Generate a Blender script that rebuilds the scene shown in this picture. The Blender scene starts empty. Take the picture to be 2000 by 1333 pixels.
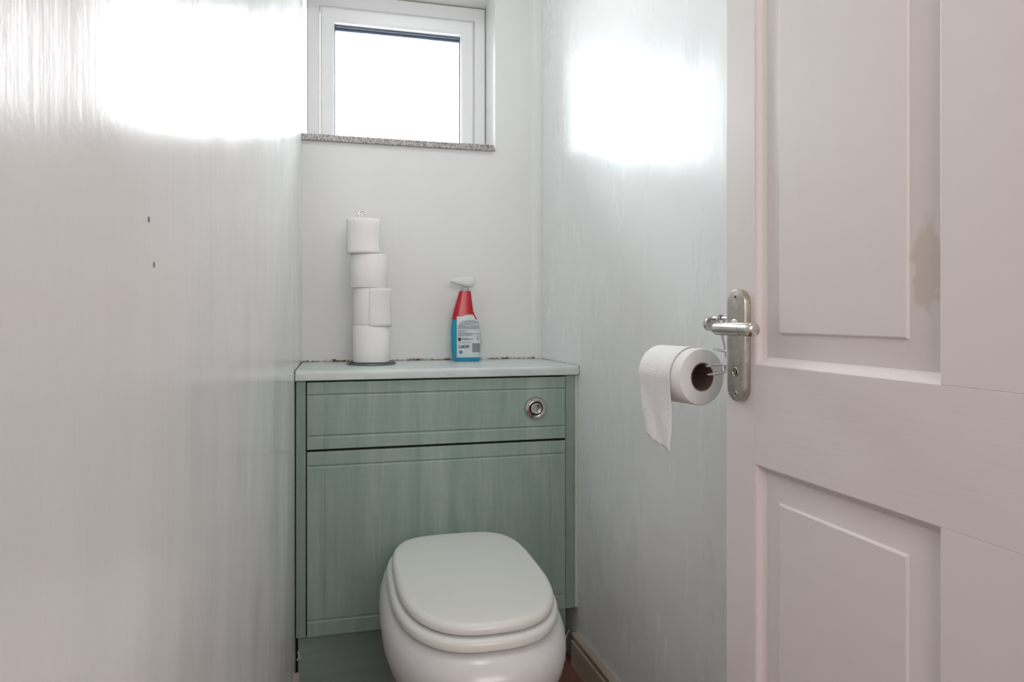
import bpy, bmesh, math, random
from mathutils import Vector, Matrix
random.seed(7)
S = bpy.context.scene
C = S.collection
# ------------------------------------------------------------------ camera
cam_d = bpy.data.cameras.new('camera'); cam = bpy.data.objects.new('camera', cam_d); C.objects.link(cam)
cam_d.sensor_width = 36.0; cam_d.sensor_fit = 'HORIZONTAL'
cam_d.lens = 1320.4 / 2000 * 36
cam_d.shift_y = -(666.5 - 615.8) / 2000
cam_d.clip_start = 0.01
cam.location = (0, 0, 0.9566)
cam.rotation_euler = (math.pi / 2, 0, -0.246)
S.camera = cam
# ------------------------------------------------------------------ world, lights, exposure
S.view_settings.view_transform = 'Standard'; S.view_settings.look = 'None'
S.view_settings.gamma = 1; S.view_settings.use_curve_mapping = False
S.view_settings.exposure = 1.55
W = bpy.data.worlds.new('overcast_sky'); S.world = W; W.use_nodes = True
nt = W.node_tree; nt.nodes.clear()
wo = nt.nodes.new('ShaderNodeOutputWorld'); bg = nt.nodes.new('ShaderNodeBackground')
tc = nt.nodes.new('ShaderNodeTexCoord'); sp = nt.nodes.new('ShaderNodeSeparateXYZ')
rmp = nt.nodes.new('ShaderNodeValToRGB')
rmp.color_ramp.elements[0].position = 0.49; rmp.color_ramp.elements[0].color = (0.30, 0.30, 0.28, 1)
rmp.color_ramp.elements[1].position = 0.53; rmp.color_ramp.elements[1].color = (0.90, 0.965, 1.0, 1)
mr = nt.nodes.new('ShaderNodeMapRange'); mr.inputs[1].default_value = -1; mr.inputs[2].default_value = 1
nt.links.new(tc.outputs['Generated'], sp.inputs[0]); nt.links.new(sp.outputs[2], mr.inputs[0])
nt.links.new(mr.outputs[0], rmp.inputs[0]); nt.links.new(rmp.outputs[0], bg.inputs[0])
bg.inputs[1].default_value = 9.0
nt.links.new(bg.outputs[0], wo.inputs[0])

def area(name, loc, rot, sx, sy, power, col, portal=False):
    d = bpy.data.lights.new(name, 'AREA'); d.shape = 'RECTANGLE'; d.size = sx; d.size_y = sy
    d.energy = power; d.color = col
    o = bpy.data.objects.new(name, d); C.objects.link(o); o.location = loc; o.rotation_euler = rot
    if portal: d.cycles.is_portal = True
    return o
area('window_portal', (0.17, 2.29, 1.72), (-math.pi/2, 0, 0), 0.56, 0.5, 1, (1, 1, 1), True)
area('hall_fill', (0.25, -1.45, 1.75), (math.radians(82), 0, 0), 1.6, 0.9, 9.0, (1.0, 0.905, 0.885))  # unseen fill panel behind the camera, standing in for warm light from the hall
area('ceiling_fill', (0.26, 1.15, 2.335), (0, 0, 0), 0.32, 0.32, 1.1, (0.95, 0.99, 1.0))  # added overhead fill, no known fitting; lifts the deep walls, lid and worktop

# ------------------------------------------------------------------ constants of the room
XL, XR = -0.1136, 0.6235
YB, YW = 2.0555, 2.2          # back wall face, window frame face
YF = 0.06                     # inner face of the front wall
ZC = 2.35
RX0, RX1, RZ0, RZ1 = XL, 0.462, 1.4655, 1.974    # window recess

# ------------------------------------------------------------------ material helpers
def mat(name, col, rough=0.5, metal=0.0, spec=0.5, coat=0.0):
    m = bpy.data.materials.new(name); m.use_nodes = True
    b = m.node_tree.nodes['Principled BSDF']
    b.inputs['Base Color'].default_value = (*col, 1); b.inputs['Roughness'].default_value = rough
    b.inputs['Metallic'].default_value = metal; b.inputs['Specular IOR Level'].default_value = spec
    b.inputs['Coat Weight'].default_value = coat
    return m
def N(m, t, **kw):
    n = m.node_tree.nodes.new(t)
    for k, v in kw.items(): setattr(n, k, v)
    return n
def L(m, a, b): m.node_tree.links.new(a, b)
def B(m): return m.node_tree.nodes['Principled BSDF']
def noise(m, scale, detail=3, rough=0.5, sc=(1, 1, 1), off=(0, 0, 0), dist=0.0):
    t = N(m, 'ShaderNodeTexCoord'); mp = N(m, 'ShaderNodeMapping')
    mp.inputs['Scale'].default_value = sc; mp.inputs['Location'].default_value = off
    n = N(m, 'ShaderNodeTexNoise'); n.inputs['Scale'].default_value = scale
    n.inputs['Detail'].default_value = detail; n.inputs['Roughness'].default_value = rough
    n.inputs['Distortion'].default_value = dist
    L(m, t.outputs['Object'], mp.inputs[0]); L(m, mp.outputs[0], n.inputs['Vector'])
    return n.outputs['Fac']
def ramp(m, src, stops):
    r = N(m, 'ShaderNodeValToRGB'); e = r.color_ramp.elements
    while len(e) < len(stops): e.new(0.5)
    for i, (p, c) in enumerate(stops):
        e[i].position = p; e[i].color = (*c, 1) if len(c) == 3 else c
    L(m, src, r.inputs[0]); return r.outputs[0]
def bump(m, src, strength, dist, prev=None):
    b = N(m, 'ShaderNodeBump'); b.inputs['Strength'].default_value = strength; b.inputs['Distance'].default_value = dist
    L(m, src, b.inputs['Height'])
    if prev is not None: L(m, prev, b.inputs['Normal'])
    return b.outputs[0]
def mixc(m, f, a, b, mode='MIX'):
    x = N(m, 'ShaderNodeMix', data_type='RGBA', blend_type=mode)
    if isinstance(f, float): x.inputs[0].default_value = f
    else: L(m, f, x.inputs[0])
    for i, v in ((6, a), (7, b)):
        if isinstance(v, tuple): x.inputs[i].default_value = (*v, 1)
        else: L(m, v, x.inputs[i])
    return x.outputs[2]

def wall_mat(name, col, streak, wob, rough, seed=0.0, spec=0.32):
    m = mat(name, col, rough, spec=spec)
    c1 = ramp(m, noise(m, 3.0, 4, 0.55, (1, 1, 0.5), (seed, seed, 0)), [(0.3, tuple(v*0.965 for v in col)), (0.7, col)])
    L(m, c1, B(m).inputs['Base Color'])
    fine = noise(m, 55, 3, 0.6, (1, 1, 0.045), (seed, 0, 0))
    mid = noise(m, 16, 3, 0.55, (1, 1, 0.16), (0, seed, 1))
    big = noise(m, 3.2, 2, 0.5, (1, 1, 0.7), (0, 0, seed))
    pit = noise(m, 42, 5, 0.7, (1, 1, 0.8), (1, 2, seed))
    n1 = bump(m, big, 1.0, wob)
    n2 = bump(m, mid, 1.0, streak*1.15, n1)
    n3 = bump(m, fine, 1.0, streak, n2)
    n4 = bump(m, pit, 1.0, 0.0002, n3)
    L(m, n4, B(m).inputs['Normal'])
    r = N(m, 'ShaderNodeMapRange'); r.inputs[3].default_value = rough*0.75; r.inputs[4].default_value = rough*1.35
    L(m, noise(m, 9, 4, 0.6, (1, 1, 0.25), (3, seed, 0)), r.inputs[0]); L(m, r.outputs[0], B(m).inputs['Roughness'])
    return m
M = {}
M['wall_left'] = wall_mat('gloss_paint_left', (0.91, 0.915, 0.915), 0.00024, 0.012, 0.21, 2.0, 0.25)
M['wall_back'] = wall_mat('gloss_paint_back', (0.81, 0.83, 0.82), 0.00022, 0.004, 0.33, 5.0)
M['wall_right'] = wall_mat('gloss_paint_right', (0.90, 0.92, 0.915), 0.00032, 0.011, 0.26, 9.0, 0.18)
M['plaster'] = mat('matt_plaster', (0.80, 0.78, 0.75), 0.8)
M['hall'] = mat('hall_paint', (0.84, 0.80, 0.79), 0.8)
M['upvc'] = mat('white_upvc', (0.90, 0.905, 0.92), 0.3)
M['gasket'] = mat('blue_grey_gasket', (0.10, 0.13, 0.19), 0.5)
# carpet
m = mat('brown_carpet', (0.25, 0.13, 0.09), 0.95, spec=0.1); M['carpet'] = m
L(m, ramp(m, noise(m, 260, 4, 0.7), [(0.3, (0.13, 0.06, 0.042)), (0.55, (0.25, 0.125, 0.09)), (0.75, (0.38, 0.22, 0.17))]), B(m).inputs['Base Color'])
L(m, bump(m, noise(m, 300, 3, 0.7), 0.8, 0.004), B(m).inputs['Normal'])
# granite
m = mat('speckled_granite', (0.5, 0.5, 0.5), 0.25); M['granite'] = m
L(m, ramp(m, noise(m, 330, 3, 0.8), [(0.36, (0.05, 0.05, 0.05)), (0.45, (0.26, 0.245, 0.23)), (0.52, (0.45, 0.43, 0.42)), (0.64, (0.72, 0.71, 0.70))]), B(m).inputs['Base Color'])
# cabinet green woodgrain foil
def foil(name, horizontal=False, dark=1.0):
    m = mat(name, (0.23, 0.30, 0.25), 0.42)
    g1 = noise(m, 19, 5, 0.65, (1, 1, 0.13) if not horizontal else (0.1, 1, 1), (0, 0, 0), 0.6)
    g2 = noise(m, 90, 3, 0.6, (1, 1, 0.03) if not horizontal else (0.03, 1, 1))
    g3 = noise(m, 160, 2, 0.6, (0.08, 1, 1.0))
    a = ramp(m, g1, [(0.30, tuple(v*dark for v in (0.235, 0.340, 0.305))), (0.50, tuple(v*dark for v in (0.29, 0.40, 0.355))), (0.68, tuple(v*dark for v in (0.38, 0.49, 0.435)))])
    b = mixc(m, 0.22, a, ramp(m, g2, [(0.35, (0.22, 0.33, 0.29)), (0.7, (0.42, 0.52, 0.455))]))
    c = mixc(m, 0.05, b, ramp(m, g3, [(0.35, (0.15, 0.21, 0.17)), (0.6, (0.45, 0.52, 0.44))]))
    # yellowish stains
    st = ramp(m, noise(m, 3.2, 3, 0.6, (1, 1, 0.6), (0.6, 0, 0.4)), [(0.60, (0, 0, 0)), (0.74, (0.40, 0.40, 0.40))])
    d = mixc(m, st, c, tuple(v*dark for v in (0.33, 0.37, 0.20)))
    L(m, d, B(m).inputs['Base Color'])
    n1 = bump(m, g2, 0.5, 0.0003); L(m, bump(m, g3, 0.25, 0.0002, n1), B(m).inputs['Normal'])
    return m
M['foil'] = foil('sage_woodgrain_foil'); M['foil_plinth'] = foil('sage_woodgrain_plinth', True)
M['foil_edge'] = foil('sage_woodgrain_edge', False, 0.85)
M['gap'] = mat('dark_gap', (0.012, 0.014, 0.012), 0.9)
m = mat('grey_laminate', (0.50, 0.56, 0.54), 0.28); M['laminate'] = m
L(m, ramp(m, noise(m, 24, 6, 0.75, (0.35, 1, 1)), [(0.35, (0.55, 0.62, 0.61)), (0.6, (0.68, 0.745, 0.735))]), B(m).inputs['Base Color'])
m = mat('old_sealant', (0.4, 0.3, 0.25), 0.8); M['sealant'] = m
L(m, ramp(m, noise(m, 38, 4, 0.7, (1, 1, 0.4), (0.3, 0, 0)), [(0.36, (0.10, 0.055, 0.035)), (0.44, (0.26, 0.09, 0.06)), (0.5, (0.30, 0.33, 0.30)), (0.6, (0.62, 0.66, 0.63))]), B(m).inputs['Base Color'])
M['caulk'] = mat('white_caulk', (0.66, 0.68, 0.64), 0.5)
M['ceramic'] = mat('glazed_ceramic', (0.70, 0.69, 0.69), 0.22, spec=0.6)
M['seat'] = mat('moulded_seat_plastic', (0.77, 0.785, 0.745), 0.30)
M['chrome'] = mat('chrome', (0.62, 0.60, 0.59), 0.12, 1.0)
M['black'] = mat('black_gap', (0.01, 0.01, 0.01), 0.6)
m = mat('brushed_nickel', (0.52, 0.48, 0.43), 0.34, 1.0); M['nickel'] = m
L(m, ramp(m, noise(m, 60, 5, 0.7), [(0.35, (0.44, 0.40, 0.35)), (0.65, (0.60, 0.565, 0.52))]), B(m).inputs['Base Color'])
M['nickel_shiny'] = mat('polished_nickel', (0.66, 0.63, 0.59), 0.2, 1.0)
M['wire'] = mat('steel_wire', (0.62, 0.61, 0.60), 0.2, 1.0)
M['dark_wire'] = mat('dull_steel_wire', (0.20, 0.22, 0.21), 0.35, 0.9)
m = mat('toilet_tissue', (0.93, 0.925, 0.91), 0.95, spec=0.1); M['tissue'] = m
L(m, bump(m, noise(m, 260, 3, 0.6), 0.35, 0.0006), B(m).inputs['Normal'])
m = mat('quilted_tissue', (0.88, 0.875, 0.87), 0.95, spec=0.1); M['tissue_emb'] = m
nn = bump(m, noise(m, 330, 2, 0.5), 0.6, 0.0012); L(m, bump(m, noise(m, 60, 3, 0.6), 0.6, 0.002, nn), B(m).inputs['Normal'])
M['card'] = mat('brown_card', (0.20, 0.13, 0.10), 0.9)
# painted door timber with a soft stain
def door_paint(name, grain=(1, 1, 0.06)):
    m = mat(name, (0.74, 0.70, 0.68), 0.48, spec=0.35)
    g = noise(m, 120, 3, 0.6, grain); g0 = noise(m, 9, 3, 0.5, grain)
    base = ramp(m, g0, [(0.3, (0.82, 0.765, 0.75)), (0.7, (0.84, 0.79, 0.775))])
    L(m, base, B(m).inputs['Base Color'])
    n = bump(m, g, 0.5, 0.0004); L(m, bump(m, noise(m, 20, 3, 0.6, grain), 0.5, 0.00025, n), B(m).inputs['Normal'])
    return m, base
M['door_v'], _ = door_paint('door_gloss_upright')
M['door_h'], _ = door_paint('door_gloss_rail', (0.06, 1, 1))
m, base = door_paint('door_gloss_panel'); M['door_p'] = m
t = N(m, 'ShaderNodeTexCoord'); mp = N(m, 'ShaderNodeMapping'); mp.vector_type = 'POINT'
mp.inputs['Location'].default_value = (-0.318*28, 0, -0.995*11); mp.inputs['Scale'].default_value = (28, 0, 11)
ns = N(m, 'ShaderNodeTexNoise'); ns.inputs['Scale'].default_value = 40
L(m, t.outputs['Object'], ns.inputs['Vector'])
L(m, t.outputs['Object'], mp.inputs[0]); ln = N(m, 'ShaderNodeVectorMath', operation='LENGTH'); L(m, mp.outputs[0], ln.inputs[0])
ad = N(m, 'ShaderNodeMath', operation='ADD'); L(m, ln.outputs['Value'], ad.inputs[0]); L(m, ns.outputs['Fac'], ad.inputs[1])
fac = ramp(m, ad.outputs[0], [(0.80, (0.5, 0.5, 0.5)), (0.98, (0, 0, 0))])
L(m, mixc(m, fac, base, (0.62, 0.53, 0.42)), B(m).inputs['Base Color'])
m = mat('dusty_painted_skirting', (0.30, 0.25, 0.20), 0.5); M['skirt'] = m
L(m, ramp(m, noise(m, 12, 4, 0.6, (1, 0.3, 1)), [(0.35, (0.40, 0.33, 0.26)), (0.65, (0.52, 0.45, 0.37))]), B(m).inputs['Base Color'])
M['blue'] = mat('cyan_blue_plastic', (0.02, 0.30, 0.46), 0.3)
M['red'] = mat('glossy_red_plastic', (0.50, 0.006, 0.02), 0.25)
M['white_plastic'] = mat('white_plastic', (0.74, 0.76, 0.745), 0.5)
M['label'] = mat('pale_label_film', (0.62, 0.70, 0.72), 0.35)
M['ink_grey'] = mat('grey_print', (0.27, 0.29, 0.30), 0.6)
M['ink_black'] = mat('black_print', (0.03, 0.03, 0.035), 0.6)
M['ink_green'] = mat('green_print', (0.36, 0.52, 0.24), 0.6)
M['ink_blue'] = mat('blue_print', (0.06, 0.24, 0.45), 0.6)
M['clear'] = mat('grey_translucent_collar', (0.42, 0.46, 0.42), 0.3)
# window glass: thin clear pane
m = bpy.data.materials.new('clear_pane_glass'); m.use_nodes = True; M['glass'] = m
m.node_tree.nodes.clear(); o_ = N(m, 'ShaderNodeOutputMaterial'); tr = N(m, 'ShaderNodeBsdfTransparent'); gl = N(m, 'ShaderNodeBsdfGlossy')
gl.inputs['Roughness'].default_value = 0.03; fr = N(m, 'ShaderNodeFresnel'); fr.inputs[0].default_value = 1.45; mx = N(m, 'ShaderNodeMixShader')
L(m, fr.outputs[0], mx.inputs[0]); L(m, tr.outputs[0], mx.inputs[1]); L(m, gl.outputs[0], mx.inputs[2]); L(m, mx.outputs[0], o_.inputs[0])

# ------------------------------------------------------------------ mesh helpers
def link(name, bm, m, parent=None, smooth=True, ang=35):
    bmesh.ops.recalc_face_normals(bm, faces=bm.faces)
    me = bpy.data.meshes.new(name); bm.to_mesh(me); bm.free()
    if smooth: me.shade_smooth(); me.set_sharp_from_angle(angle=math.radians(ang))
    for x in (m if isinstance(m, (list, tuple)) else [m]): me.materials.append(x)
    o = bpy.data.objects.new(name, me); C.objects.link(o)
    if parent: o.parent = parent
    return o
def tag(o, label, cat, group=None):
    o['label'] = label; o['category'] = cat
    if group: o['group'] = group
    return o
def thing(name, label, cat, loc=(0, 0, 0), rz=0, group=None):
    o = bpy.data.objects.new(name, None); C.objects.link(o); o.location = loc; o.rotation_euler = (0, 0, rz)
    o.empty_display_size = 0.05
    return tag(o, label, cat, group)
def struct(o): o['kind'] = 'structure'; return o
def copy_tree(src, parent=None):
    c = src.copy(); C.objects.link(c)
    if parent: c.parent = parent
    for ch in list(src.children): copy_tree(ch, c)
    return c
def box(bm, a, b, bev=0.0, seg=2):
    r = bmesh.ops.create_cube(bm, size=1)
    c = [(a[i]+b[i])/2 for i in range(3)]; s = [abs(b[i]-a[i]) for i in range(3)]
    for v in r['verts']: v.co = Vector((c[i]+v.co[i]*s[i] for i in range(3)))
    if bev > 0:
        es = {e for v in r['verts'] for e in v.link_edges}
        bmesh.ops.bevel(bm, geom=list(es), offset=bev, segments=seg, affect='EDGES', profile=0.6)
    return bm
def boxo(name, a, b, m, parent=None, bev=0.0015, seg=2): return link(name, box(bmesh.new(), a, b, bev, seg), m, parent, smooth=False)
def tube(bm, pts, r, n=12, closed=False, cap=True):
    pts = [Vector(p) for p in pts]; k = len(pts); rings = []
    def tang(i):
        if closed: return (pts[(i+1) % k]-pts[i-1]).normalized()
        return (pts[min(i+1, k-1)]-pts[max(i-1, 0)]).normalized()
    t0 = tang(0); up = Vector((0, 0, 1)) if abs(t0.z) < 0.9 else Vector((1, 0, 0))
    nrm = t0.cross(up).normalized()
    for i in range(k):
        t = tang(i); nrm = (nrm - t*nrm.dot(t)).normalized(); bn = t.cross(nrm)
        rr = r[i] if isinstance(r, (list, tuple)) else r
        rings.append([bm.verts.new(pts[i]+(nrm*math.cos(2*math.pi*j/n)+bn*math.sin(2*math.pi*j/n))*rr) for j in range(n)])
    for i in range(k if closed else k-1):
        a, b = rings[i], rings[(i+1) % k]
        for j in range(n): bm.faces.new((a[j], a[(j+1) % n], b[(j+1) % n], b[j]))
    if cap and not closed:
        bm.faces.new(rings[0][::-1]); bm.faces.new(rings[-1])
    return bm
def spline(pts, per=8, closed=False):
    pts = [Vector(p) for p in pts]; n = len(pts); out = []
    rng = n if closed else n-1
    for i in range(rng):
        p0 = pts[(i-1) % n] if closed or i > 0 else pts[0]; p1 = pts[i]; p2 = pts[(i+1) % n]
        p3 = pts[(i+2) % n] if closed or i+2 < n else pts[-1]
        for q in range(per):
            t = q/per
            out.append(0.5*((2*p1)+(-p0+p2)*t+(2*p0-5*p1+4*p2-p3)*t*t+(-p0+3*p1-3*p2+p3)*t**3))
    if not closed: out.append(pts[-1])
    return out
def lathe(bm, prof, n=48, mtx=None):
    """closed or open profile of (radius, height) around z"""
    rings = []
    for r, z in prof:
        if r < 1e-6: rings.append([bm.verts.new((0, 0, z))])
        else: rings.append([bm.verts.new((r*math.cos(2*math.pi*j/n), r*math.sin(2*math.pi*j/n), z)) for j in range(n)])
    for a, b in zip(rings, rings[1:]):
        for j in range(n):
            q = [a[j % len(a)], a[(j+1) % len(a)], b[(j+1) % len(b)], b[j % len(b)]]
            u = []
            for v in q:
                if v not in u: u.append(v)
            if len(u) > 2: bm.faces.new(u)
    if mtx is not None: bmesh.ops.transform(bm, matrix=mtx, verts=[v for rg in rings for v in rg])
    return bm
def loft(bm, secs, n=64, capb=True, capt=True):
    """secs: lists of n points"""
    rings = [[bm.verts.new(p) for p in s] for s in secs]
    k = len(rings[0])
    for a, b in zip(rings, rings[1:]):
        for j in range(k): bm.faces.new((a[j], a[(j+1) % k], b[(j+1) % k], b[j]))
    if capb: bm.faces.new(rings[0][::-1])
    if capt: bm.faces.new(rings[-1])
    return bm
def sgp(v, p): return math.copysign(abs(v)**p, v)
def dshape(cx, cy, hw, lf, lr, z, nf=2.6, nr=3.8, n=96):
    out = []
    for j in range(n):
        t = 2*math.pi*j/n; c, s = math.cos(t), math.sin(t)
        e = nr if s > 0 else nf; l = lr if s > 0 else lf
        # blend exponent near the sides so the outline stays smooth
        out.append((cx+hw*sgp(c, 2/e), cy+l*sgp(s, 2/e), z))
    return out
def relief(name, x0, x1, z0, z1, y, th, vg, hg, m, parent, bev=0.0022, gv=0.0009, gh=0.0032, hw=0.0040):
    """slab whose front face at y carries real V grooves at vg (upright) and hg (level)"""
    def coords(a, b, gs, w):
        s = {a, a+bev*0.35, a+bev, b-bev*0.35, b-bev, b}
        for g in gs: s |= {g-w, g-w*0.4, g, g+w*0.4, g+w}
        return sorted(s)
    def gd(v, gs, w, d):
        for g in gs:
            q = abs(v-g)/w
            if q < 1: return d*(1-q) if q > 0.4 else d
        return 0
    def ed(v, a, b):
        q = min(v-a, b-v)
        return 0 if q >= bev-1e-9 else bev*(1-math.sqrt(max(0, 1-(1-q/bev)**2)))
    xs = coords(x0, x1, vg, 0.0022); zs = coords(z0, z1, hg, hw)
    bm = bmesh.new(); G = []
    for z in zs:
        G.append([bm.verts.new((x, y+max(gd(x, vg, 0.0022, gv), gd(z, hg, hw, gh), ed(x, x0, x1), ed(z, z0, z1)), z)) for x in xs])
    for i in range(len(zs)-1):
        for j in range(len(xs)-1): bm.faces.new((G[i][j], G[i][j+1], G[i+1][j+1], G[i+1][j]))
    rim = [G[0][j] for j in range(len(xs))]+[G[i][-1] for i in range(1, len(zs))]+[G[-1][j] for j in range(len(xs)-2, -1, -1)]+[G[i][0] for i in range(len(zs)-2, 0, -1)]
    bk = [bm.verts.new((v.co.x, y+th, v.co.z)) for v in rim]
    k = len(rim)
    for i in range(k): bm.faces.new((rim[i], bk[i], bk[(i+1) % k], rim[(i+1) % k]))
    bm.faces.new(bk)
    return link(name, bm, m, parent, smooth=False)

# ================================================================== ROOM SHELL
T = 0.28
def gridwall(name, pts, m):
    bm = bmesh.new()
    for a, b in pts: box(bm, a, b)
    return struct(link(name, bm, m, smooth=False))
gridwall('floor', [((-1.3, -1.6, -0.06), (1.7, YB+T, 0.0))], M['carpet'])
gridwall('ceiling', [((-1.3, -1.6, ZC), (1.7, YB+T, ZC+0.06))], M['plaster'])
gridwall('wall_left', [((XL-0.12, YF, 0), (XL, YB+T, ZC))], M['wall_left'])
def wx(y):      # the right wall bows: it leans into the room towards the far corner
    return XR+0.0185-(0.06*max(0, y-0.9)**2/2.3)
bm = bmesh.new(); ys = [YF]+[0.9+k*(YB+0.004-0.9)/24 for k in range(25)]+[YB+T]
pl = [(wx(min(y, YB)), y) for y in ys]+[(XR+0.14, YB+T), (XR+0.14, YF)]
a_ = [bm.verts.new((x, y, 0)) for x, y in pl]; b_ = [bm.verts.new((x, y, ZC)) for x, y in pl]
for i in range(len(pl)): j = (i+1) % len(pl); bm.faces.new((a_[i], a_[j], b_[j], b_[i]))
bm.faces.new(a_[::-1]); bm.faces.new(b_); struct(link('wall_right', bm, M['wall_right'], ang=20))
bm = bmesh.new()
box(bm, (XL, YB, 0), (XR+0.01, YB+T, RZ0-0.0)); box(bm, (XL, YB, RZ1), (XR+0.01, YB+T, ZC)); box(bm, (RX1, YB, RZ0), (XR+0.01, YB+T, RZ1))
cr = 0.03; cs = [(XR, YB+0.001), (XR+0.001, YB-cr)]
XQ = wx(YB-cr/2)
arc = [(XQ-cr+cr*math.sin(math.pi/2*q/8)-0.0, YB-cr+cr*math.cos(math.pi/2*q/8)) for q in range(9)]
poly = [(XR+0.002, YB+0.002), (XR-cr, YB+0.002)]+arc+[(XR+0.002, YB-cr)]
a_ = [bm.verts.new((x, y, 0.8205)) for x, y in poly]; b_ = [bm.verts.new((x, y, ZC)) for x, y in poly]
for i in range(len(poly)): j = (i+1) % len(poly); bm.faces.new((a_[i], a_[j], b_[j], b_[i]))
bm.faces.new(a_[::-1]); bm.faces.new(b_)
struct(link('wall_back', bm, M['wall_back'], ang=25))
# front wall around the doorway the camera stands in
gridwall('wall_front', [((-1.3, YF-0.12, 0), (XL-0.0, YF, ZC)), ((0.605, YF-0.12, 0), (1.7, YF, ZC)), ((XL, YF-0.12, 2.03), (0.605, YF, ZC))], M['plaster'])
gridwall('wall_hall_left', [((-1.42, -1.6, 0), (-1.3, YF, ZC))], M['hall'])
gridwall('wall_hall_right', [((1.7, -1.6, 0), (1.82, YF, ZC))], M['hall'])
gridwall('wall_hall_rear', [((-1.3, -1.72, 0), (1.7, -1.6, ZC))], M['hall'])
# old screw holes in the left wall
wl = bpy.data.objects['wall_left']
for y, z in ((0.4505, 1.0145), (0.4620, 0.9880)):
    bm = bmesh.new(); lathe(bm, [(0, 0.0), (0.0012, 0.0003), (0.0019, 0.0)], 14, Matrix.Translation((XL+0.0001, y, z)) @ Matrix.Rotation(math.pi/2, 4, 'Y'))
    o = link('screw_hole', bm, mat('dark_hole', (0.28, 0.27, 0.27), 0.9), wl)

# ------------------------------------------------------------------ skirting
def skirting(name, x0, x1, y0, y1, h, face_right):
    bm = bmesh.new()
    w = x1-x0; s = 1 if face_right else -1; xb = x0 if face_right else x1
    prof = [(0, 0), (w, 0), (w, h-0.022), (w-0.003, h-0.019), (w-0.004, h-0.012), (w-0.0015, h-0.009), (w-0.001, h-0.004), (w-0.004, h), (0, h)]
    n = 12; R_ = []
    for q in range(n+1):
        y = y0+(y1-y0)*q/n; xq = xb if face_right else wx(y)
        R_.append([bm.verts.new((xq+s*p, y, z)) for p, z in prof])
    for a, b in zip(R_, R_[1:]):
        for i in range(len(prof)): j = (i+1) % len(prof); bm.faces.new((a[i], a[j], b[j], b[i]))
    bm.faces.new(R_[0][::-1]); bm.faces.new(R_[-1])
    return struct(link(name, bm, M['skirt']))
skirting('baseboard_right', XR-0.017, XR+0.0, YF, 1.752, 0.0882, False)
skirting('baseboard_left', XL, XL+0.015, YF, 1.728, 0.083, True)

# ------------------------------------------------------------------ window
win = bpy.data.objects.new('window_1', None); C.objects.link(win); struct(win)
FX0, FX1, FZ0, FZ1 = XL+0.006, 0.4615, 1.484, 1.9735
def ringframe(name, o, i, y0, y1, m, parent, bev=0.002):
    """mitred rectangular frame, o/i = (x0,x1,z0,z1)"""
    bm = bmesh.new(); prof = [(0, y1), (0, y0+bev), (bev*0.4, y0), (1-bev*0.4, y0), (1, y0+bev), (1, y1)]
    R = []
    for q, (k, y) in enumerate(prof):
        ex = 0
        def lerp(a, b): return a+(b-a)*k
        off = bev if q in (2,) else (-bev if q == 3 else 0)
        k2 = k if q not in (2, 3) else (0 if q == 2 else 1)
        x0, x1, z0, z1 = [a+(b-a)*k2 for a, b in zip(o, i)]
        R.append([bm.verts.new(p) for p in ((x0+off, y, z0+off), (x1-off, y, z0+off), (x1-off, y, z1-off), (x0+off, y, z1-off))])
    for a, b in zip(R, R[1:]+R[:1]):
        for j in range(4): bm.faces.new((a[j], a[(j+1) % 4], b[(j+1) % 4], b[j]))
    return link(name, bm, m, parent)
ringframe('outer_frame', (FX0, FX1, FZ0, FZ1), (-0.069, 0.4235, 1.492, 1.9275), YW, YW+0.06, M['upvc'], win, 0.003)
ringframe('sash', (-0.0675, 0.4220, 1.4935, 1.9260), (-0.0245, 0.3790, 1.512, 1.8790), YW-0.006, YW+0.05, M['upvc'], win, 0.006)
ringframe('gasket', (-0.0250, 0.3795, 1.5115, 1.8795), (-0.0215, 0.3760, 1.5135, 1.8740), YW+0.018, YW+0.030, M['gasket'], win, 0.001)
boxo('glass_pane', (-0.0245, YW+0.030, 1.512), (0.379, YW+0.034, 1.879), M['glass'], win, 0)
boxo('spacer_bar', (-0.0240, YW+0.0345, 1.8670), (0.3785, YW+0.046, 1.8785), M['gasket'], win, 0.001)
boxo('window_sill', (XL+0.0005, YB-0.012, RZ0), (0.4545, YW+0.06, 1.4835), M['granite'], win, 0.0015)
ringframe('head_seal', (FX0+0.0, FX1-0.0005, FZ0, FZ1), (FX0+0.002, FX1-0.003, FZ0+0.002, FZ1-0.003), YW-0.002, YW+0.003, mat('mouldy_seal', (0.42, 0.36, 0.32), 0.8), win, 0.0005)
# painted outer wall frame fillet at the recess left edge (thin timber bead)

# ================================================================== TOILET CABINET
YD = 1.742
cab = thing('toilet_cabinet', 'sage green woodgrain back-to-wall toilet cabinet behind the toilet', 'cabinet', (0.25, YD, 0))
cab.location = (0, 0, 0)
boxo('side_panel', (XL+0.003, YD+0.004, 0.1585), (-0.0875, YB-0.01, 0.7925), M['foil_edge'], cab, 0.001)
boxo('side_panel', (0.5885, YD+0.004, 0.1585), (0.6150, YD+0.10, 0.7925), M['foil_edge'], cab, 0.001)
boxo('backing_board', (-0.0873, YD+0.021, 0.155), (0.5883, YD+0.033, 0.792), M['gap'], cab, 0.0005)
relief('cistern_panel', -0.0848, 0.5868, 0.6225, 0.7900, YD, 0.018, [-0.0435, 0.5455], [0.7575, 0.6555], M['foil'], cab)
relief('lower_panel', -0.0848, 0.5868, 0.1585, 0.6165, YD, 0.018, [-0.0435, 0.5455], [0.5810, 0.1985], M['foil'], cab)
boxo('plinth', (XL+0.006, 1.773, 0.0), (0.5975, 1.789, 0.157), M['foil_plinth'], cab, 0.001)
boxo('filler_strip', (0.6155, YD+0.004, 0.159), (0.6228, YD+0.012, 0.7925), M['caulk'], cab, 0.001)
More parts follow.
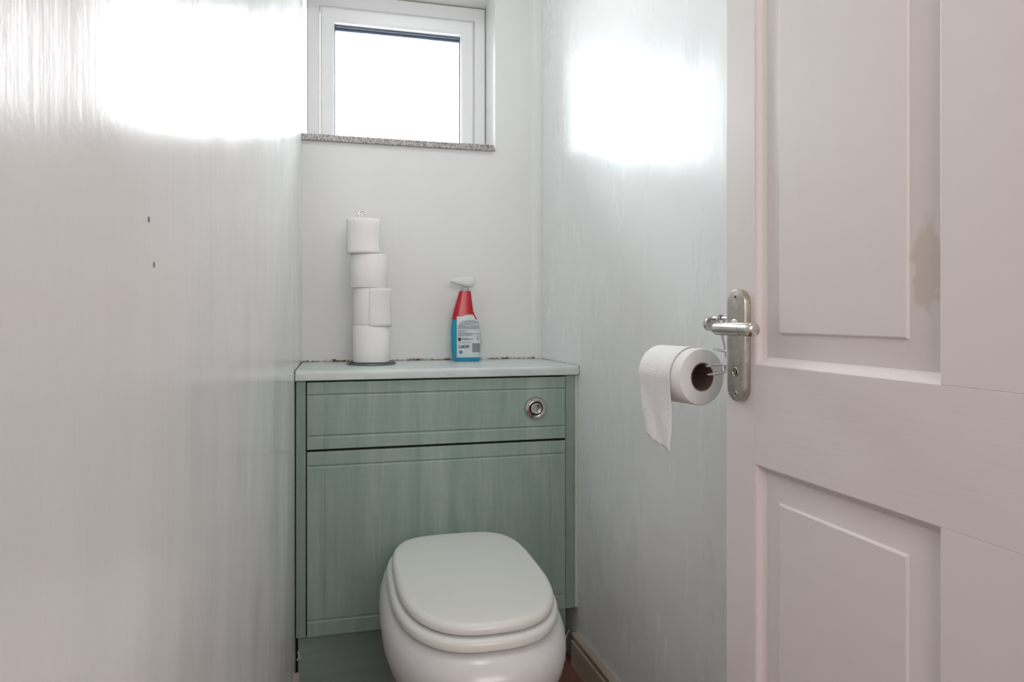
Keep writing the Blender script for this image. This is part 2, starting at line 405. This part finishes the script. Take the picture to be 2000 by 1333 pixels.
# ragged caulk lumps
def crust(name, pts, r, m, parent, seed):
    rnd = random.Random(seed); P = spline(pts, 14)
    P = [p+Vector((rnd.uniform(-1, 1), rnd.uniform(-1, 1)*0.4, rnd.uniform(-1, 1)))*r*0.55 for p in P]
    o = link(name, tube(bmesh.new(), P, [r*rnd.uniform(0.35, 1.35) for _ in P], 7), m, parent, ang=80); return o
crust('loose_caulk', [(0.596, 1.770, 0.003), (0.5955, 1.769, 0.04), (0.597, 1.768, 0.07), (0.6045, 1.766, 0.0885)], 0.0016, M['caulk'], cab, 3)
crust('loose_caulk', [(-0.1075, 1.770, 0.095), (-0.104, 1.770, 0.104), (-0.1075, 1.770, 0.115)], 0.003, M['caulk'], cab, 4)
# dark hole at plinth corner
boxo('plinth_notch', (0.5895, 1.7715, 0.070), (0.5975, 1.7745, 0.083), M['black'], cab, 0.0012)
# flush button
btn = bpy.data.objects.new('flush_button', None)
fb = link('flush_button', lathe(bmesh.new(), [(0.0185, 0.001), (0.0185, 0.006), (0.0215, 0.0085), (0.0275, 0.0075), (0.0305, 0.0040), (0.0315, 0.0), (0.0185, 0.0)], 56, Matrix.Translation((0.5020, YD, 0.7070)) @ Matrix.Rotation(math.pi/2, 4, 'X')), M['chrome'], cab)
link('button_well', lathe(bmesh.new(), [(0, 0.0015), (0.0184, 0.0015), (0.0184, 0.0)], 40, Matrix.Translation((0.5020, YD, 0.7070)) @ Matrix.Rotation(math.pi/2, 4, 'X')), M['black'], fb)
link('push_disc', lathe(bmesh.new(), [(0.0150, 0.0005), (0.0158, 0.0060), (0.0148, 0.0088), (0.0125, 0.0100), (0.007, 0.0085), (0, 0.0080)], 48, Matrix.Translation((0.5024, YD, 0.7066)) @ Matrix.Rotation(math.pi/2, 4, 'X')), M['chrome'], fb)

# ------------------------------------------------------------------ worktop
wk = thing('worktop', 'pale grey laminate worktop on top of the green cabinet', 'worktop')
bm = bmesh.new(); y0, z0, z1, r = 1.732, 0.7945, 0.8195, 0.009
prof = [(YB-0.001, z0), (y0+0.002, z0), (y0, z0+0.002)]
for k in range(7):
    a = math.pi-(math.pi/2)*k/6; prof.append((y0+r+r*math.cos(a), z1-r+r*math.sin(a)))
prof += [(YB-0.001, z1)]
A = [bm.verts.new((XL+0.0015, y, z)) for y, z in prof]; Bv = [bm.verts.new((wx(y)-0.0012, y, z)) for y, z in prof]
for i in range(len(prof)): j = (i+1) % len(prof); bm.faces.new((A[i], A[j], Bv[j], Bv[i]))
bm.faces.new(A[::-1]); bm.faces.new(Bv)
link('worktop_slab', bm, M['laminate'], wk)
s1 = crust('sealant_bead', [(XL+0.004, YB-0.004, z1+0.001)]+[(XL+0.004+0.695*k/16, YB-0.004, z1+0.0005+0.0012*((k*7) % 3)) for k in range(1, 17)], 0.0032, M['sealant'], wk, 11)
s2 = crust('sealant_bead', [(XL+0.002, YB-0.004, z1+0.002), (XL+0.0018, 1.95, z1), (XL+0.0015, 1.85, z1), (XL+0.0012, 1.737, z1-0.001), (XL+0.001, 1.7325, z1-0.012), (XL+0.001, 1.7325, z0)], 0.0012, mat('grimy_seal', (0.14, 0.12, 0.09), 0.8), wk, 12)
s3 = crust('sealant_bead', [(wx(2.0)-0.002, YB-0.03, z1+0.001), (wx(1.93)-0.0012, 1.93, z1), (wx(1.82)-0.001, 1.82, z1), (XR-0.0006, 1.74, z1-0.001), (XR-0.0006, 1.7325, z1-0.012), (XR-0.0006, 1.7325, z0)], 0.0012, mat('grey_seal', (0.30, 0.30, 0.27), 0.8), wk, 13)
for s_ in (s1, s2, s3): s_['kind'] = 'stuff'

# ================================================================== TOILET
toi = thing('toilet', 'white ceramic toilet with its rounded lid closed, in front of the green cabinet', 'toilet')
CX, CY = 0.2485, 1.36
secs = []
for z, hw, fy, ry in [(0.0, 0.098, 1.235, 1.60), (0.012, 0.100, 1.232, 1.60), (0.03, 0.092, 1.245, 1.60), (0.10, 0.088, 1.250, 1.61), (0.15, 0.093, 1.238, 1.63), (0.19, 0.106, 1.210, 1.65), (0.225, 0.126, 1.168, 1.67), (0.255, 0.146, 1.125, 1.69), (0.285, 0.162, 1.090, 1.705), (0.315, 0.1715, 1.068, 1.715), (0.340, 0.1750, 1.060, 1.72), (0.360, 0.1740, 1.062, 1.72), (0.377, 0.1690, 1.072, 1.72), (0.389, 0.1600, 1.090, 1.715), (0.3945, 0.1500, 1.110, 1.70)]:
    secs.append(dshape(CX, CY, hw, CY-fy, ry-CY, z, 2.35, 2.6))
link('bowl', loft(bmesh.new(), secs), M['ceramic'], toi, ang=70)
def slab(name, cx, cy, hw, lf, lr, z0, z1, r, dome, m, nf, nr, tilt=0.0):
    secs = []
    h = z1-z0
    for k in range(5):
        a = math.pi/2*k/4; ins = r*0.55*(1-math.sin(a)); secs.append(dshape(cx, cy, hw-ins, lf-ins, lr-ins, z0+r*0.55*(1-math.cos(a)), nf, nr))
    for k in range(1, 7):
        a = math.pi/2*k/6; ins = r*(1-math.cos(a)); secs.append(dshape(cx, cy, hw-ins, lf-ins, lr-ins, z1-r+r*math.sin(a), nf, nr))
    for f_ in (0.8, 0.55, 0.3, 0.08):
        secs.append(dshape(cx, cy, (hw-r)*f_, (lf-r)*f_, (lr-r)*f_, z1+dome*(1-f_**2), nf, nr))
    return link(name, loft(bmesh.new(), secs), m, toi, ang=75)
slab('seat_ring', CX, CY, 0.1585, CY-1.094, 1.605-CY, 0.3965, 0.4170, 0.011, 0.0, M['seat'], 2.6, 3.8)
slab('lid', CX+0.002, CY, 0.1490, CY-1.105, 1.597-CY, 0.4195, 0.4390, 0.012, 0.0012, M['seat'], 2.65, 3.8)
for sx in (-0.075, 0.075):
    link('hinge', lathe(bmesh.new(), [(0, -0.016), (0.009, -0.016), (0.010, -0.014), (0.010, 0.014), (0.009, 0.016), (0, 0.016)], 20, Matrix.Translation((CX+sx, 1.615, 0.408)) @ Matrix.Rotation(math.pi/2, 4, 'Y')), M['chrome'], toi)

# ================================================================== SPRAY BOTTLE
BX, BY, BZ = 0.3575, 1.986, 0.8200
bot = thing('spray_bottle', 'blue cleaning spray bottle with red neck and printed back label on the worktop', 'bottle', (BX, BY, BZ), math.radians(-3))
def prof_at(z):
    P = [(0, -0.036, 0.039), (0.004, -0.0385, 0.041), (0.02, -0.0425, 0.0435), (0.05, -0.0450, 0.0455), (0.085, -0.0455, 0.0445), (0.105, -0.0445, 0.0415), (0.118, -0.0430, 0.0365), (0.128, -0.0415, 0.030), (0.138, -0.0395, 0.0245), (0.150, -0.0365, 0.0205), (0.17, -0.0310, 0.0180), (0.195, -0.0235, 0.0150), (0.208, -0.0195, 0.0130)]
    for (a, l0, r0), (b, l1, r1) in zip(P, P[1:]):
        if z <= b+1e-9:
            t = (z-a)/(b-a); return l0+(l1-l0)*t, r0+(r1-r0)*t
    return P[-1][1:]
def dep(z): return 0.023-0.010*max(0, (z-0.11)/0.1) if z > 0.004 else 0.0205
EXP = 3.2
def bsec(z, grow=0.0, n=56):
    l, r = prof_at(z); cx = (l+r)/2; hx = (r-l)/2+grow; hy = dep(z)+grow
    return [(cx+hx*sgp(math.cos(2*math.pi*j/n), 2/EXP), hy*sgp(math.sin(2*math.pi*j/n), 2/EXP), z) for j in range(n)]
def bfront(x, z, off):
    l, r = prof_at(z); cx = (l+r)/2; hx = (r-l)/2
    q = min(0.995, abs((x-cx)/hx)); return -dep(z)*(1-q**EXP)**(1/EXP)-off
link('body', loft(bmesh.new(), [bsec(z) for z in (0, 0.002, 0.004, 0.02, 0.035, 0.05, 0.07, 0.085, 0.105, 0.118, 0.128, 0.134)]), M['blue'], bot, ang=60)
link('red_neck', loft(bmesh.new(), [bsec(z, 0.0006) for z in (0.1245, 0.128, 0.134, 0.138, 0.150, 0.16, 0.17, 0.183, 0.195, 0.208)]), M['red'], bot, ang=60)
link('collar', lathe(bmesh.new(), [(0, 0.206), (0.0125, 0.206), (0.0128, 0.215), (0.0115, 0.219), (0, 0.219)], 32, Matrix.Translation((-0.003, 0, 0))), M['clear'], bot)
# white trigger head: hood with nozzle, and trigger behind
bm = bmesh.new()
hs = []
for x, zc, hz, hy in [(-0.040, 0.2375, 0.0055, 0.007), (-0.036, 0.2375, 0.0085, 0.0085), (-0.022, 0.2370, 0.0115, 0.010), (-0.004, 0.2355, 0.0165, 0.0115), (0.012, 0.2350, 0.0165, 0.0115), (0.022, 0.2360, 0.0135, 0.010), (0.027, 0.2370, 0.008, 0.007)]:
    hs.append([(x, hy*sgp(math.cos(2*math.pi*j/24), 0.8), zc+hz*sgp(math.sin(2*math.pi*j/24), 0.8)) for j in range(24)])
loft(bm, hs); head = link('trigger_head', bm, M['white_plastic'], bot, ang=60)
bm = bmesh.new(); tube(bm, spline([(-0.024, 0.002, 0.228), (-0.030, 0.004, 0.222), (-0.031, 0.006, 0.214), (-0.028, 0.008, 0.205)], 5), [0.0035]*16, 10); 
link('nozzle', lathe(bmesh.new(), [(0, 0), (0.0055, 0), (0.0065, 0.002), (0.0065, 0.007), (0, 0.007)], 20, Matrix.Translation((-0.046, 0, 0.2375)) @ Matrix.Rotation(math.pi/2, 4, 'Y')), M['white_plastic'], head); bm.free()
# label
bm = bmesh.new(); G = {}
nx = 28; lx0, lx1 = -0.0300, 0.0425
def ltop(x):
    if x < -0.012: return 0.1325
    q = (x-0.009)/0.034
    return 0.1135+0.0245*math.sqrt(max(0, 1-min(1, abs(q))**2)) if x > -0.012 else 0.1325
zsn = 22
for i in range(nx+1):
    x = lx0+(lx1-lx0)*i/nx; zt = ltop(x)
    for k in range(zsn+1):
        z = 0.010+(zt-0.010)*k/zsn; l, r = prof_at(z)
        xx = min(max(x, l+0.006), r-0.0004); G[i, k] = bm.verts.new((xx, bfront(xx, z, 0.0010), z))
for i in range(nx):
    for k in range(zsn): bm.faces.new((G[i, k], G[i+1, k], G[i+1, k+1], G[i, k+1]))
lab = link('back_label', bm, M['label'], bot, ang=80)
lab['label'] = 'pale label with small print, barcode and marks'
def pr(name, rects, m, off=0.0016):
    bm = bmesh.new()
    for x0, z0, x1, z1 in rects:
        n = max(1, int((x1-x0)/0.006)); row = []
        for i in range(n+1):
            x = x0+(x1-x0)*i/n; row.append((bm.verts.new((x, bfront(x, z0, off), z0)), bm.verts.new((x, bfront(x, z1, off), z1))))
        for a, b in zip(row, row[1:]): bm.faces.new((a[0], b[0], b[1], a[1]))
    return link(name, bm, m, lab, smooth=False)
def lu(X, Y): return ((875+X/13.74)-909.5)/648, (706.5-(615+Y/13.74))/657
def R(X0, Y0, X1, Y1):
    a = lu(X0, Y1); b = lu(X1, Y0); return (a[0], a[1], b[0], b[1])
rows = []
for Y, X0, X1 in [(165, 430, 690), (195, 330, 780), (222, 300, 800), (250, 280, 560), (250, 600, 810), (278, 260, 640), (305, 250, 420), (305, 590, 810), (330, 245, 820), (357, 240, 800), (384, 240, 800), (432, 240, 480), (470, 240, 400), (497, 240, 520), (524, 240, 830), (548, 240, 620), (578, 230, 570), (640, 345, 500), (662, 345, 640), (684, 345, 560), (752, 250, 560)]:
    x = X0
    rr = random.Random(Y+X0)
    while x < X1-15:
        w = rr.uniform(25, 70); rows.append(R(x, Y-8, min(X1, x+w), Y+8)); x += w+9
pr('small_print', rows, M['ink_grey'])
bars = []; x = 612; rr = random.Random(5)
while x < 826: w = rr.choice((4, 7)); bars.append(R(x, 775, x+w, 1018)); x += w+rr.choice((4, 6))
pr('barcode', bars, mat('faded_black_print', (0.10, 0.11, 0.12), 0.6)); pr('print_square', [R(240, 622, 315, 712)], M['ink_black'])
pr('green_mark', [R(738, 568, 830, 690)], M['ink_green']); pr('blue_strip', [R(170, 1150, 850, 1232)], M['blue'])
a = lu(310, 1008); bm = bmesh.new(); v = [bm.verts.new((a[0]+0.0054*math.cos(t*math.pi/12), bfront(a[0], a[1], 0.0016), a[1]+0.0054*math.sin(t*math.pi/12))) for t in range(24)]
bm.faces.new(v); link('round_mark', bm, M['ink_blue'], lab, smooth=False)
def text(name, s, size, m, parent, loc, shear=0.0):
    cu = bpy.data.curves.new(name, 'FONT'); cu.body = s; cu.size = size; cu.shear = shear; cu.offset = size*0.02
    o = bpy.data.objects.new(name, cu); C.objects.link(o); bpy.context.view_layer.update()
    me = bpy.data.meshes.new_from_object(o); C.objects.unlink(o); bpy.data.objects.remove(o)
    me.materials.append(m); t = bpy.data.objects.new(name, me); C.objects.link(t); t.parent = parent
    t.location = loc; t.rotation_euler = (math.pi/2, 0, 0); return t
a = lu(245, 900); text('label_lettering', 'CABORR', 0.0125, M['ink_black'], lab, (a[0], bfront(-0.012, a[1], 0.0019), a[1]), 0.15)
lab.children[-1].scale = (0.62, 1, 1) if lab.children[-1].name.startswith('label_lettering') else (1, 1, 1)
for ch in lab.children:
    if ch.name.startswith('label_lettering'): ch.scale = (0.64, 1, 1)

# ================================================================== TOILET ROLLS ON THE STAND
SX, SY = 0.0790, 1.925
std = thing('toilet_roll_stand', 'grey wire toilet roll stand holding four stacked rolls on the worktop', 'stand', (SX, SY, 0.8195))
r_ = 0.0655
bm = bmesh.new(); tube(bm, [(r_*math.cos(2*math.pi*k/64), r_*math.sin(2*math.pi*k/64), 0.0032) for k in range(64)], 0.0026, 12, True)
ring = link('base_ring', bm, M['dark_wire'], std)
bm = bmesh.new()
for a in (0.35, 0.35+math.pi*2/3, 0.35+math.pi*4/3): tube(bm, spline([(0, 0, 0.0035), (r_*0.5*math.cos(a), r_*0.5*math.sin(a), 0.0035), (r_*math.cos(a), r_*math.sin(a), 0.0032)], 4), 0.0022, 10)
link('base_spokes', bm, M['dark_wire'], std)
bm = bmesh.new(); tube(bm, spline([(r_*0.42*math.cos(2*math.pi*k/24), r_*0.42*math.sin(2*math.pi*k/24), 0.0034) for k in range(24)], 2, True), 0.0020, 10, True)
link('inner_ring', bm, M['dark_wire'], std)
lean = -0.026/0.40
bm = bmesh.new(); tube(bm, spline([(0, 0, 0.002), (lean*0.2, 0, 0.2), (lean*0.40-0.006, 0, 0.402), (lean*0.42-0.008, 0, 0.417), (lean*0.42-0.002, 0, 0.4265), (lean*0.42+0.006, 0, 0.4275), (lean*0.42+0.012, 0, 0.421), (lean*0.42+0.013, 0, 0.410)], 8), 0.0024, 12)
link('pole_with_hook', bm, M['wire'], std)
def roll_mesh(R, h, rc, name_bm=None):
    e = 0.0035
    prof = [(rc, 0.001), (rc, h-0.001), (rc+0.001, h), (R*0.7, h+0.0006), (R-e, h), (R-e*0.3, h-e*0.3), (R, h-e), (R*1.002, h*0.5), (R, e), (R-e*0.3, e*0.3), (R-e, 0), (rc+0.001, 0), (rc, 0.001)]
    return lathe(bmesh.new(), prof, 64)
def core_mesh(rc, h): return lathe(bmesh.new(), [(rc, 0.0), (rc, h), (rc-0.0012, h), (rc-0.0012, 0.0), (rc, 0.0)], 40)
def flap_mesh(R, h, a0, a1, z0, lift, wavy=0.0, seed=0):
    """loose sheet on the outside of a roll from angle a0 to a1"""
    bm = bmesh.new(); n = 22; rnd = random.Random(seed); V = []
    for i in range(n+1):
        t = i/n; a = a0+(a1-a0)*t; rr = R+0.0006+lift*t**2
        col = []
        for k in range(13):
            s = k/12; z = z0+(h-z0)*s
            q = rr+(0.0016*math.sin(7*s+seed)*t if wavy else 0)+rnd.uniform(-1, 1)*0.00012
            col.append(bm.verts.new((q*math.cos(a), q*math.sin(a), z+(rnd.uniform(-1, 1)*0.0006 if k in (0,) else 0))))
        V.append(col)
    for i in range(n):
        for k in range(12): bm.faces.new((V[i][k], V[i+1][k], V[i+1][k+1], V[i][k+1]))
    return bm
H = 0.1035
specs = [
 (0.0, 'bottom toilet roll of the stack on the wire stand, resting on the base ring', None),
 (0.0, 'second toilet roll from the bottom of the stack, with a loose quilted sheet', (-1.75, -0.35, -0.004, 0.003, 1)),
 (0.0, 'third toilet roll from the bottom of the stack, just under the top roll', None),
 (0.0, 'topmost toilet roll of the stack on the wire stand, under the hook', (-2.75, -0.75, -0.002, 0.004, 2)),
]
xo = [(0.000, 0.0), (0.0015, 0.001), (-0.0065, 0.0), (-0.0185, 0.001)]
proto = None
for i, (_, lb, fl) in enumerate(specs):
    if proto is None:
        t_ = proto = thing('toilet_roll', lb, 'toilet roll', group='toilet rolls stacked on the wire stand')
        b_ = link('paper', roll_mesh(0.0505, H-0.0008, 0.0215), M['tissue'], t_); link('cardboard_core', core_mesh(0.0214, H-0.001), M['card'], t_)
    else: t_ = copy_tree(proto)
    t_['label'] = lb; t_.location = (SX+xo[i][0], SY+xo[i][1], (0.8262, 0.9290, 1.0315, 1.1265)[i]); t_.scale = (1, 1, (1, 1, 0.915, 0.925)[i]); t_.rotation_euler = (0, 0, 0.4*i)
    t_['fl'] = i
ROLLS = [o for o in C.objects if o.name.startswith('toilet_roll') and 'fl' in o]
for o in ROLLS:
    fl = specs[o['fl']][2]; rz = o.rotation_euler.z; del o['fl']
    if fl:
        f = link('loose_sheet', flap_mesh(0.0505, H-0.002, fl[0]-rz, fl[1]-rz if False else fl[1]-rz, fl[2], fl[3], 1, fl[4]), M['tissue_emb'] if fl[4] == 1 else M['tissue'], o, ang=80)
        sm = f.modifiers.new('ply', 'SOLIDIFY'); sm.thickness = 0.0006; sm.offset = 1

# ================================================================== TOWEL RAIL, WIRE HANGER AND HANGING ROLL
RLX, RLZ = 0.5760, 0.9512
rail = thing('towel_rail', 'slim chrome towel rail with round end disc on the right wall behind the door', 'rail', (RLX, 0.80, RLZ))
link('bar', tube(bmesh.new(), [(0, -0.20, 0), (0, 0.172, 0)], 0.0029, 16), M['wire'], rail)
link('end_disc', lathe(bmesh.new(), [(0, 0), (0.0105, 0), (0.0118, 0.0012), (0.0118, 0.0085), (0.0108, 0.0100), (0, 0.0100)], 44, Matrix.Translation((-0.0015, 0.171, -0.0085)) @ Matrix.Rotation(-math.pi/2, 4, 'X')), M['nickel_shiny'], rail)
for y in (-0.17, 0.03):
    link('wall_bracket', tube(bmesh.new(), [(0, y, 0), (XR+0.0155-RLX, y, 0), (XR+0.0185-RLX, y, 0)], [0.004, 0.004, 0.010], 16), M['nickel_shiny'], rail)

RR, RL = 0.0447, 0.094
ax = Vector((-0.206, 0.978, 0)).normalized()
nc = Vector((0.5427, 0.9464, 0.8602))       # centre of the near face
rot = Matrix((( -ax.y*-1, 0, 0, 0), (0, 1, 0, 0), (0, 0, 1, 0), (0, 0, 0, 1)))
Zv = ax; Yv = Vector((0, 0, 1)); Xv = Yv.cross(Zv)      # local x = sideways, y = up, z = along axis (away)
mh = Matrix(((Xv.x, Yv.x, Zv.x, nc.x), (Xv.y, Yv.y, Zv.y, nc.y), (Xv.z, Yv.z, Zv.z, nc.z), (0, 0, 0, 1)))
hr = thing('toilet_roll', 'part-used toilet roll with hanging sheet on a wire holder beside the open door', 'toilet roll')
hr.matrix_world = mh
link('paper', roll_mesh(RR, RL, 0.0220), M['tissue'], hr); link('cardboard_core', core_mesh(0.0219, RL-0.001), M['card'], hr)
# Xv: +x points world right or left?  find the side facing the room (-x world)
sg = -1 if Xv.x > 0 else 1
bm = bmesh.new(); rnd = random.Random(8); V = []
za, zb = 0.021, RL+0.006
path = []
for k in range(0, 19):
    a = math.radians(78+102*k/18); path.append((math.cos(a)*(RR+0.0012+0.0022*(k/18)), math.sin(a)*(RR+0.0012+0.0022*(k/18))))
drop = 0.118
for k in range(1, 30):
    t = k/29; path.append((-(RR+0.0034)+0.0045*math.sin(t*2.3)*1.0, -drop*t))
nz = 26
for i, (px_, py_) in enumerate(path):
    row = []
    hang = max(0, (i-18)/29)
    for j in range(nz+1):
        s = j/nz; z = za+(zb-za)*s
        zz = z - (0.010*hang*(s) if s > 0.5 else 0)
        y = py_
        if hang > 0:
            # torn diagonal bottom edge: near edge hangs lower than the far edge
            lim = -drop*(1.0-0.20*s)
            y = py_*(lim/-drop)+rnd.uniform(-1, 1)*0.0016*hang**6
        w = 0.0016*hang*math.sin(9*s+5*hang)+0.0010*hang*math.sin(23*s-9*hang)
        row.append(bm.verts.new(((px_+w)*-sg*-1 if False else (px_+w)*(1 if sg < 0 else -1), y, zz)))
    V.append(row)
for i in range(len(V)-1):
    for j in range(nz): bm.faces.new((V[i][j], V[i][j+1], V[i+1][j+1], V[i+1][j]))
f = link('hanging_sheet', bm, M['tissue_emb'], hr, ang=80)
sm = f.modifiers.new('ply', 'SOLIDIFY'); sm.thickness = 0.0005

hg = thing('wire_roll_holder', 'bent steel wire roll holder looped over the towel rail', 'holder')
def w2(*pts): return [Vector(p) for p in pts]
rr_ = 0.0062; yr = 0.9475
ringp = [(RLX+rr_*math.sin(a), yr+0.002*math.cos(a/2), RLZ-0.0015+rr_*math.cos(a)) for a in [math.radians(q) for q in range(-150, 151, 20)]]
stem = [(RLX-0.003, 0.9460, 0.940), (RLX-0.001, 0.9400, 0.915), (RLX+0.000, 0.9330, 0.893), (RLX+0.003, 0.930, 0.887), (RLX+0.010, 0.920, 0.8845)]
link('hook', tube(bmesh.new(), spline(ringp, 2), 0.0019, 10), M['wire'], hg)
link('stem', tube(bmesh.new(), spline(stem, 8), 0.0021, 10), M['wire'], hg)
# cross wire passing above the roll
link('cross_wire', tube(bmesh.new(), spline([(0.568, 0.957, 0.9035), (0.575, 0.935, 0.9005), (0.583, 0.905, 0.8985)], 6), 0.0019, 10), M['wire'], hg)
c0 = nc
up = Vector((0, 0, 1))
a1 = c0+ax*0.05+up*0.0155+Vector((0.004, 0, 0)); a2 = c0-ax*0.001+up*0.0165+Vector((0.004, 0, 0)); b1 = c0+ax*0.05+up*0.0015+Vector((0.004, 0, 0)); b2 = c0-ax*0.001+up*0.0040+Vector((0.005, 0, 0))
tip = Vector((0.5690, 0.9240, 0.8745))
loopp = [a1, a2, a2.lerp(tip, 0.55)+up*0.0045, tip+up*0.0055+Vector((-0.002, 0, 0)), tip, tip-up*0.0055+Vector((-0.002, 0, 0)), b2.lerp(tip, 0.55)-up*0.004, b2, b1]
link('prong_loop', tube(bmesh.new(), spline(loopp, 8), 0.0019, 10), M['wire'], hg)
hg.location = (0, 0, 0)

# ================================================================== DOOR
door = bpy.data.objects.new('door_1', None); C.objects.link(door); struct(door)
door.location = (0.524, 0.85, 0.0); door.rotation_euler = (0, 0, math.radians(-90+2.16))
DT, D0, D1 = 0.040, 0.008, 1.985
sA, sB, sC, sD, sW = 0.0662, 0.3405, 0.4215, 0.6958, 0.762
zr = [(D0, 0.215), (0.7603, 0.8920), (1.870, D1)]
def piece(name, x0, x1, z0, z1, m, bev=0.0009): return boxo(name, (x0, 0, z0), (x1, DT, z1), m, door, bev, 2)
piece('stile', 0, sA, D0, D1, M['door_v'], 0.002); piece('stile', sD, sW, D0, D1, M['door_v'], 0.002)
for z0, z1 in zr: piece('rail', sA, sD, z0, z1, M['door_h'], 0.0005)
piece('muntin', sB, sC, 0.215, 0.7603, M['door_v'], 0.0005); piece('muntin', sB, sC, 0.8920, 1.870, M['door_v'], 0.0005)
def panel(x0, x1, z0, z1):
    bm = bmesh.new()
    prof = [(0.0, 0.0006), (0.0012, 0.0012), (0.0030, 0.0030), (0.0052, 0.0068), (0.0082, 0.0098), (0.0094, 0.0104), (0.0100, 0.0112), (0.0110, 0.0110), (0.0395, 0.0070), (0.0405, 0.0066), (0.0418, 0.0046), (0.0430, 0.0040), (0.0440, 0.0040)]
    Rg = [[bm.verts.new(p) for p in ((x0+d, y, z0+d), (x1-d, y, z0+d), (x1-d, y, z1-d), (x0+d, y, z1-d))] for d, y in prof]
    for a, b in zip(Rg, Rg[1:]):
        for j in range(4): bm.faces.new((a[j], a[(j+1) % 4], b[(j+1) % 4], b[j]))
    bm.faces.new(Rg[-1])
    bk = [bm.verts.new((v.co.x, DT-0.010, v.co.z)) for v in Rg[0]]
    for j in range(4): bm.faces.new((Rg[0][j], bk[j], bk[(j+1) % 4], Rg[0][(j+1) % 4]))
    bm.faces.new(bk[::-1])
    link('panel', bm, M['door_p'], door, ang=14)
for x0, x1 in ((sA, sB), (sC, sD)):
    for z0, z1 in ((0.215, 0.7603), (0.8920, 1.870)): panel(x0, x1, z0, z1)
# escutcheon plate with rounded ends
PX, PZ, PW, PH, PT = 0.0365, 0.9155, 0.0405, 0.1520, 0.0095
def stadium(w, h, y, n=20):
    out = []; r = w/2
    for k in range(n+1): a = math.pi*k/n; out.append((PX+r*math.cos(a), y, PZ+(h/2-r)+r*math.sin(a)))
    for k in range(n+1): a = math.pi+math.pi*k/n; out.append((PX+r*math.cos(a), y, PZ-(h/2-r)+r*math.sin(a)))
    return out
plate = link('handle_plate', loft(bmesh.new(), [stadium(PW, PH, 0), stadium(PW, PH, -PT+0.0015), stadium(PW-0.0012, PH-0.0012, -PT+0.0004), stadium(PW-0.003, PH-0.003, -PT)]), M['nickel'], door)
def disc_at(z, prof, m, name, par, x=PX): return link(name, lathe(bmesh.new(), prof, 28, Matrix.Translation((x, -PT, z)) @ Matrix.Rotation(math.pi/2, 4, 'X')), m, par)
for z in (PZ+0.0655, PZ-0.0655):
    s = disc_at(z, [(0, 0.0003), (0.0036, 0.0006), (0.0040, 0.0002), (0.0042, -0.0002)], M['nickel_shiny'], 'screw', plate)
    disc_at(z, [(0, 0.0009), (0.0013, 0.0009), (0.0015, 0.0004)], M['black'], 'screw_socket', plate)
disc_at(0.8795, [(0.0048, 0.0001), (0.0052, 0.0009), (0.0060, 0.0009), (0.0066, 0.0001)], M['nickel_shiny'], 'keyhole_rim', plate)
bm = bmesh.new(); kv = [bm.verts.new((PX+0.0050*math.cos(a), -PT-0.0003, 0.8795+0.0068*math.sin(a))) for a in [2*math.pi*q/24 for q in range(24)]]; bm.faces.new(kv)
link('keyhole', bm, M['black'], plate, smooth=False)
bm = bmesh.new(); box(bm, (PX-0.0009, -PT-0.0012, 0.8760), (PX+0.0012, -PT-0.0004, 0.8830), 0.0003); link('keyhole_lever', bm, M['nickel'], plate)
# lever
LZ = 0.9385
lev = link('lever_handle', tube(bmesh.new(), [(x, -0.0405, LZ) for x in (0.0365, 0.0372, 0.0385, 0.0405, 0.0960)], [0.0040, 0.0066, 0.0078, 0.0084, 0.0084], 32), M['nickel_shiny'], door)
gx = 0.0960; ptsx = []; rad = []
for k in range(3):
    for dx, r2 in ((0.0002, 0.0074), (0.0012, 0.0074), (0.0014, 0.0086), (0.0042, 0.0086)): ptsx.append(gx+dx); rad.append(r2)
    gx += 0.0044
for dx, r2 in ((0.0002, 0.0074), (0.0012, 0.0074), (0.0015, 0.0089), (0.0080, 0.0089), (0.0105, 0.0080), (0.0118, 0.0062), (0.0124, 0.003)): ptsx.append(gx+dx); rad.append(r2)
link('lever_grip_end', tube(bmesh.new(), [(x, -0.0405, LZ) for x in ptsx], rad, 32), M['nickel_shiny'], lev)
link('lever_neck', tube(bmesh.new(), [(PX+0.006, -PT, LZ+0.0005), (PX+0.006, -0.030, LZ+0.0005), (PX+0.006, -0.0405, LZ)], [0.0085, 0.0070, 0.0065], 24), M['nickel_shiny'], lev)
link('neck_collar', tube(bmesh.new(), [(PX, -PT+0.0005, LZ+0.001), (PX, -PT-0.002, LZ+0.001), (PX, -PT-0.003, LZ+0.001)], [0.0115, 0.0115, 0.0100], 28), M['nickel'], lev)
for z in (0.25, 1.70):
    link('hinge', lathe(bmesh.new(), [(0, -0.045), (0.006, -0.045), (0.006, 0.045), (0, 0.045)], 16, Matrix.Translation((sW+0.006, DT*0.5, z))), M['nickel'], door)
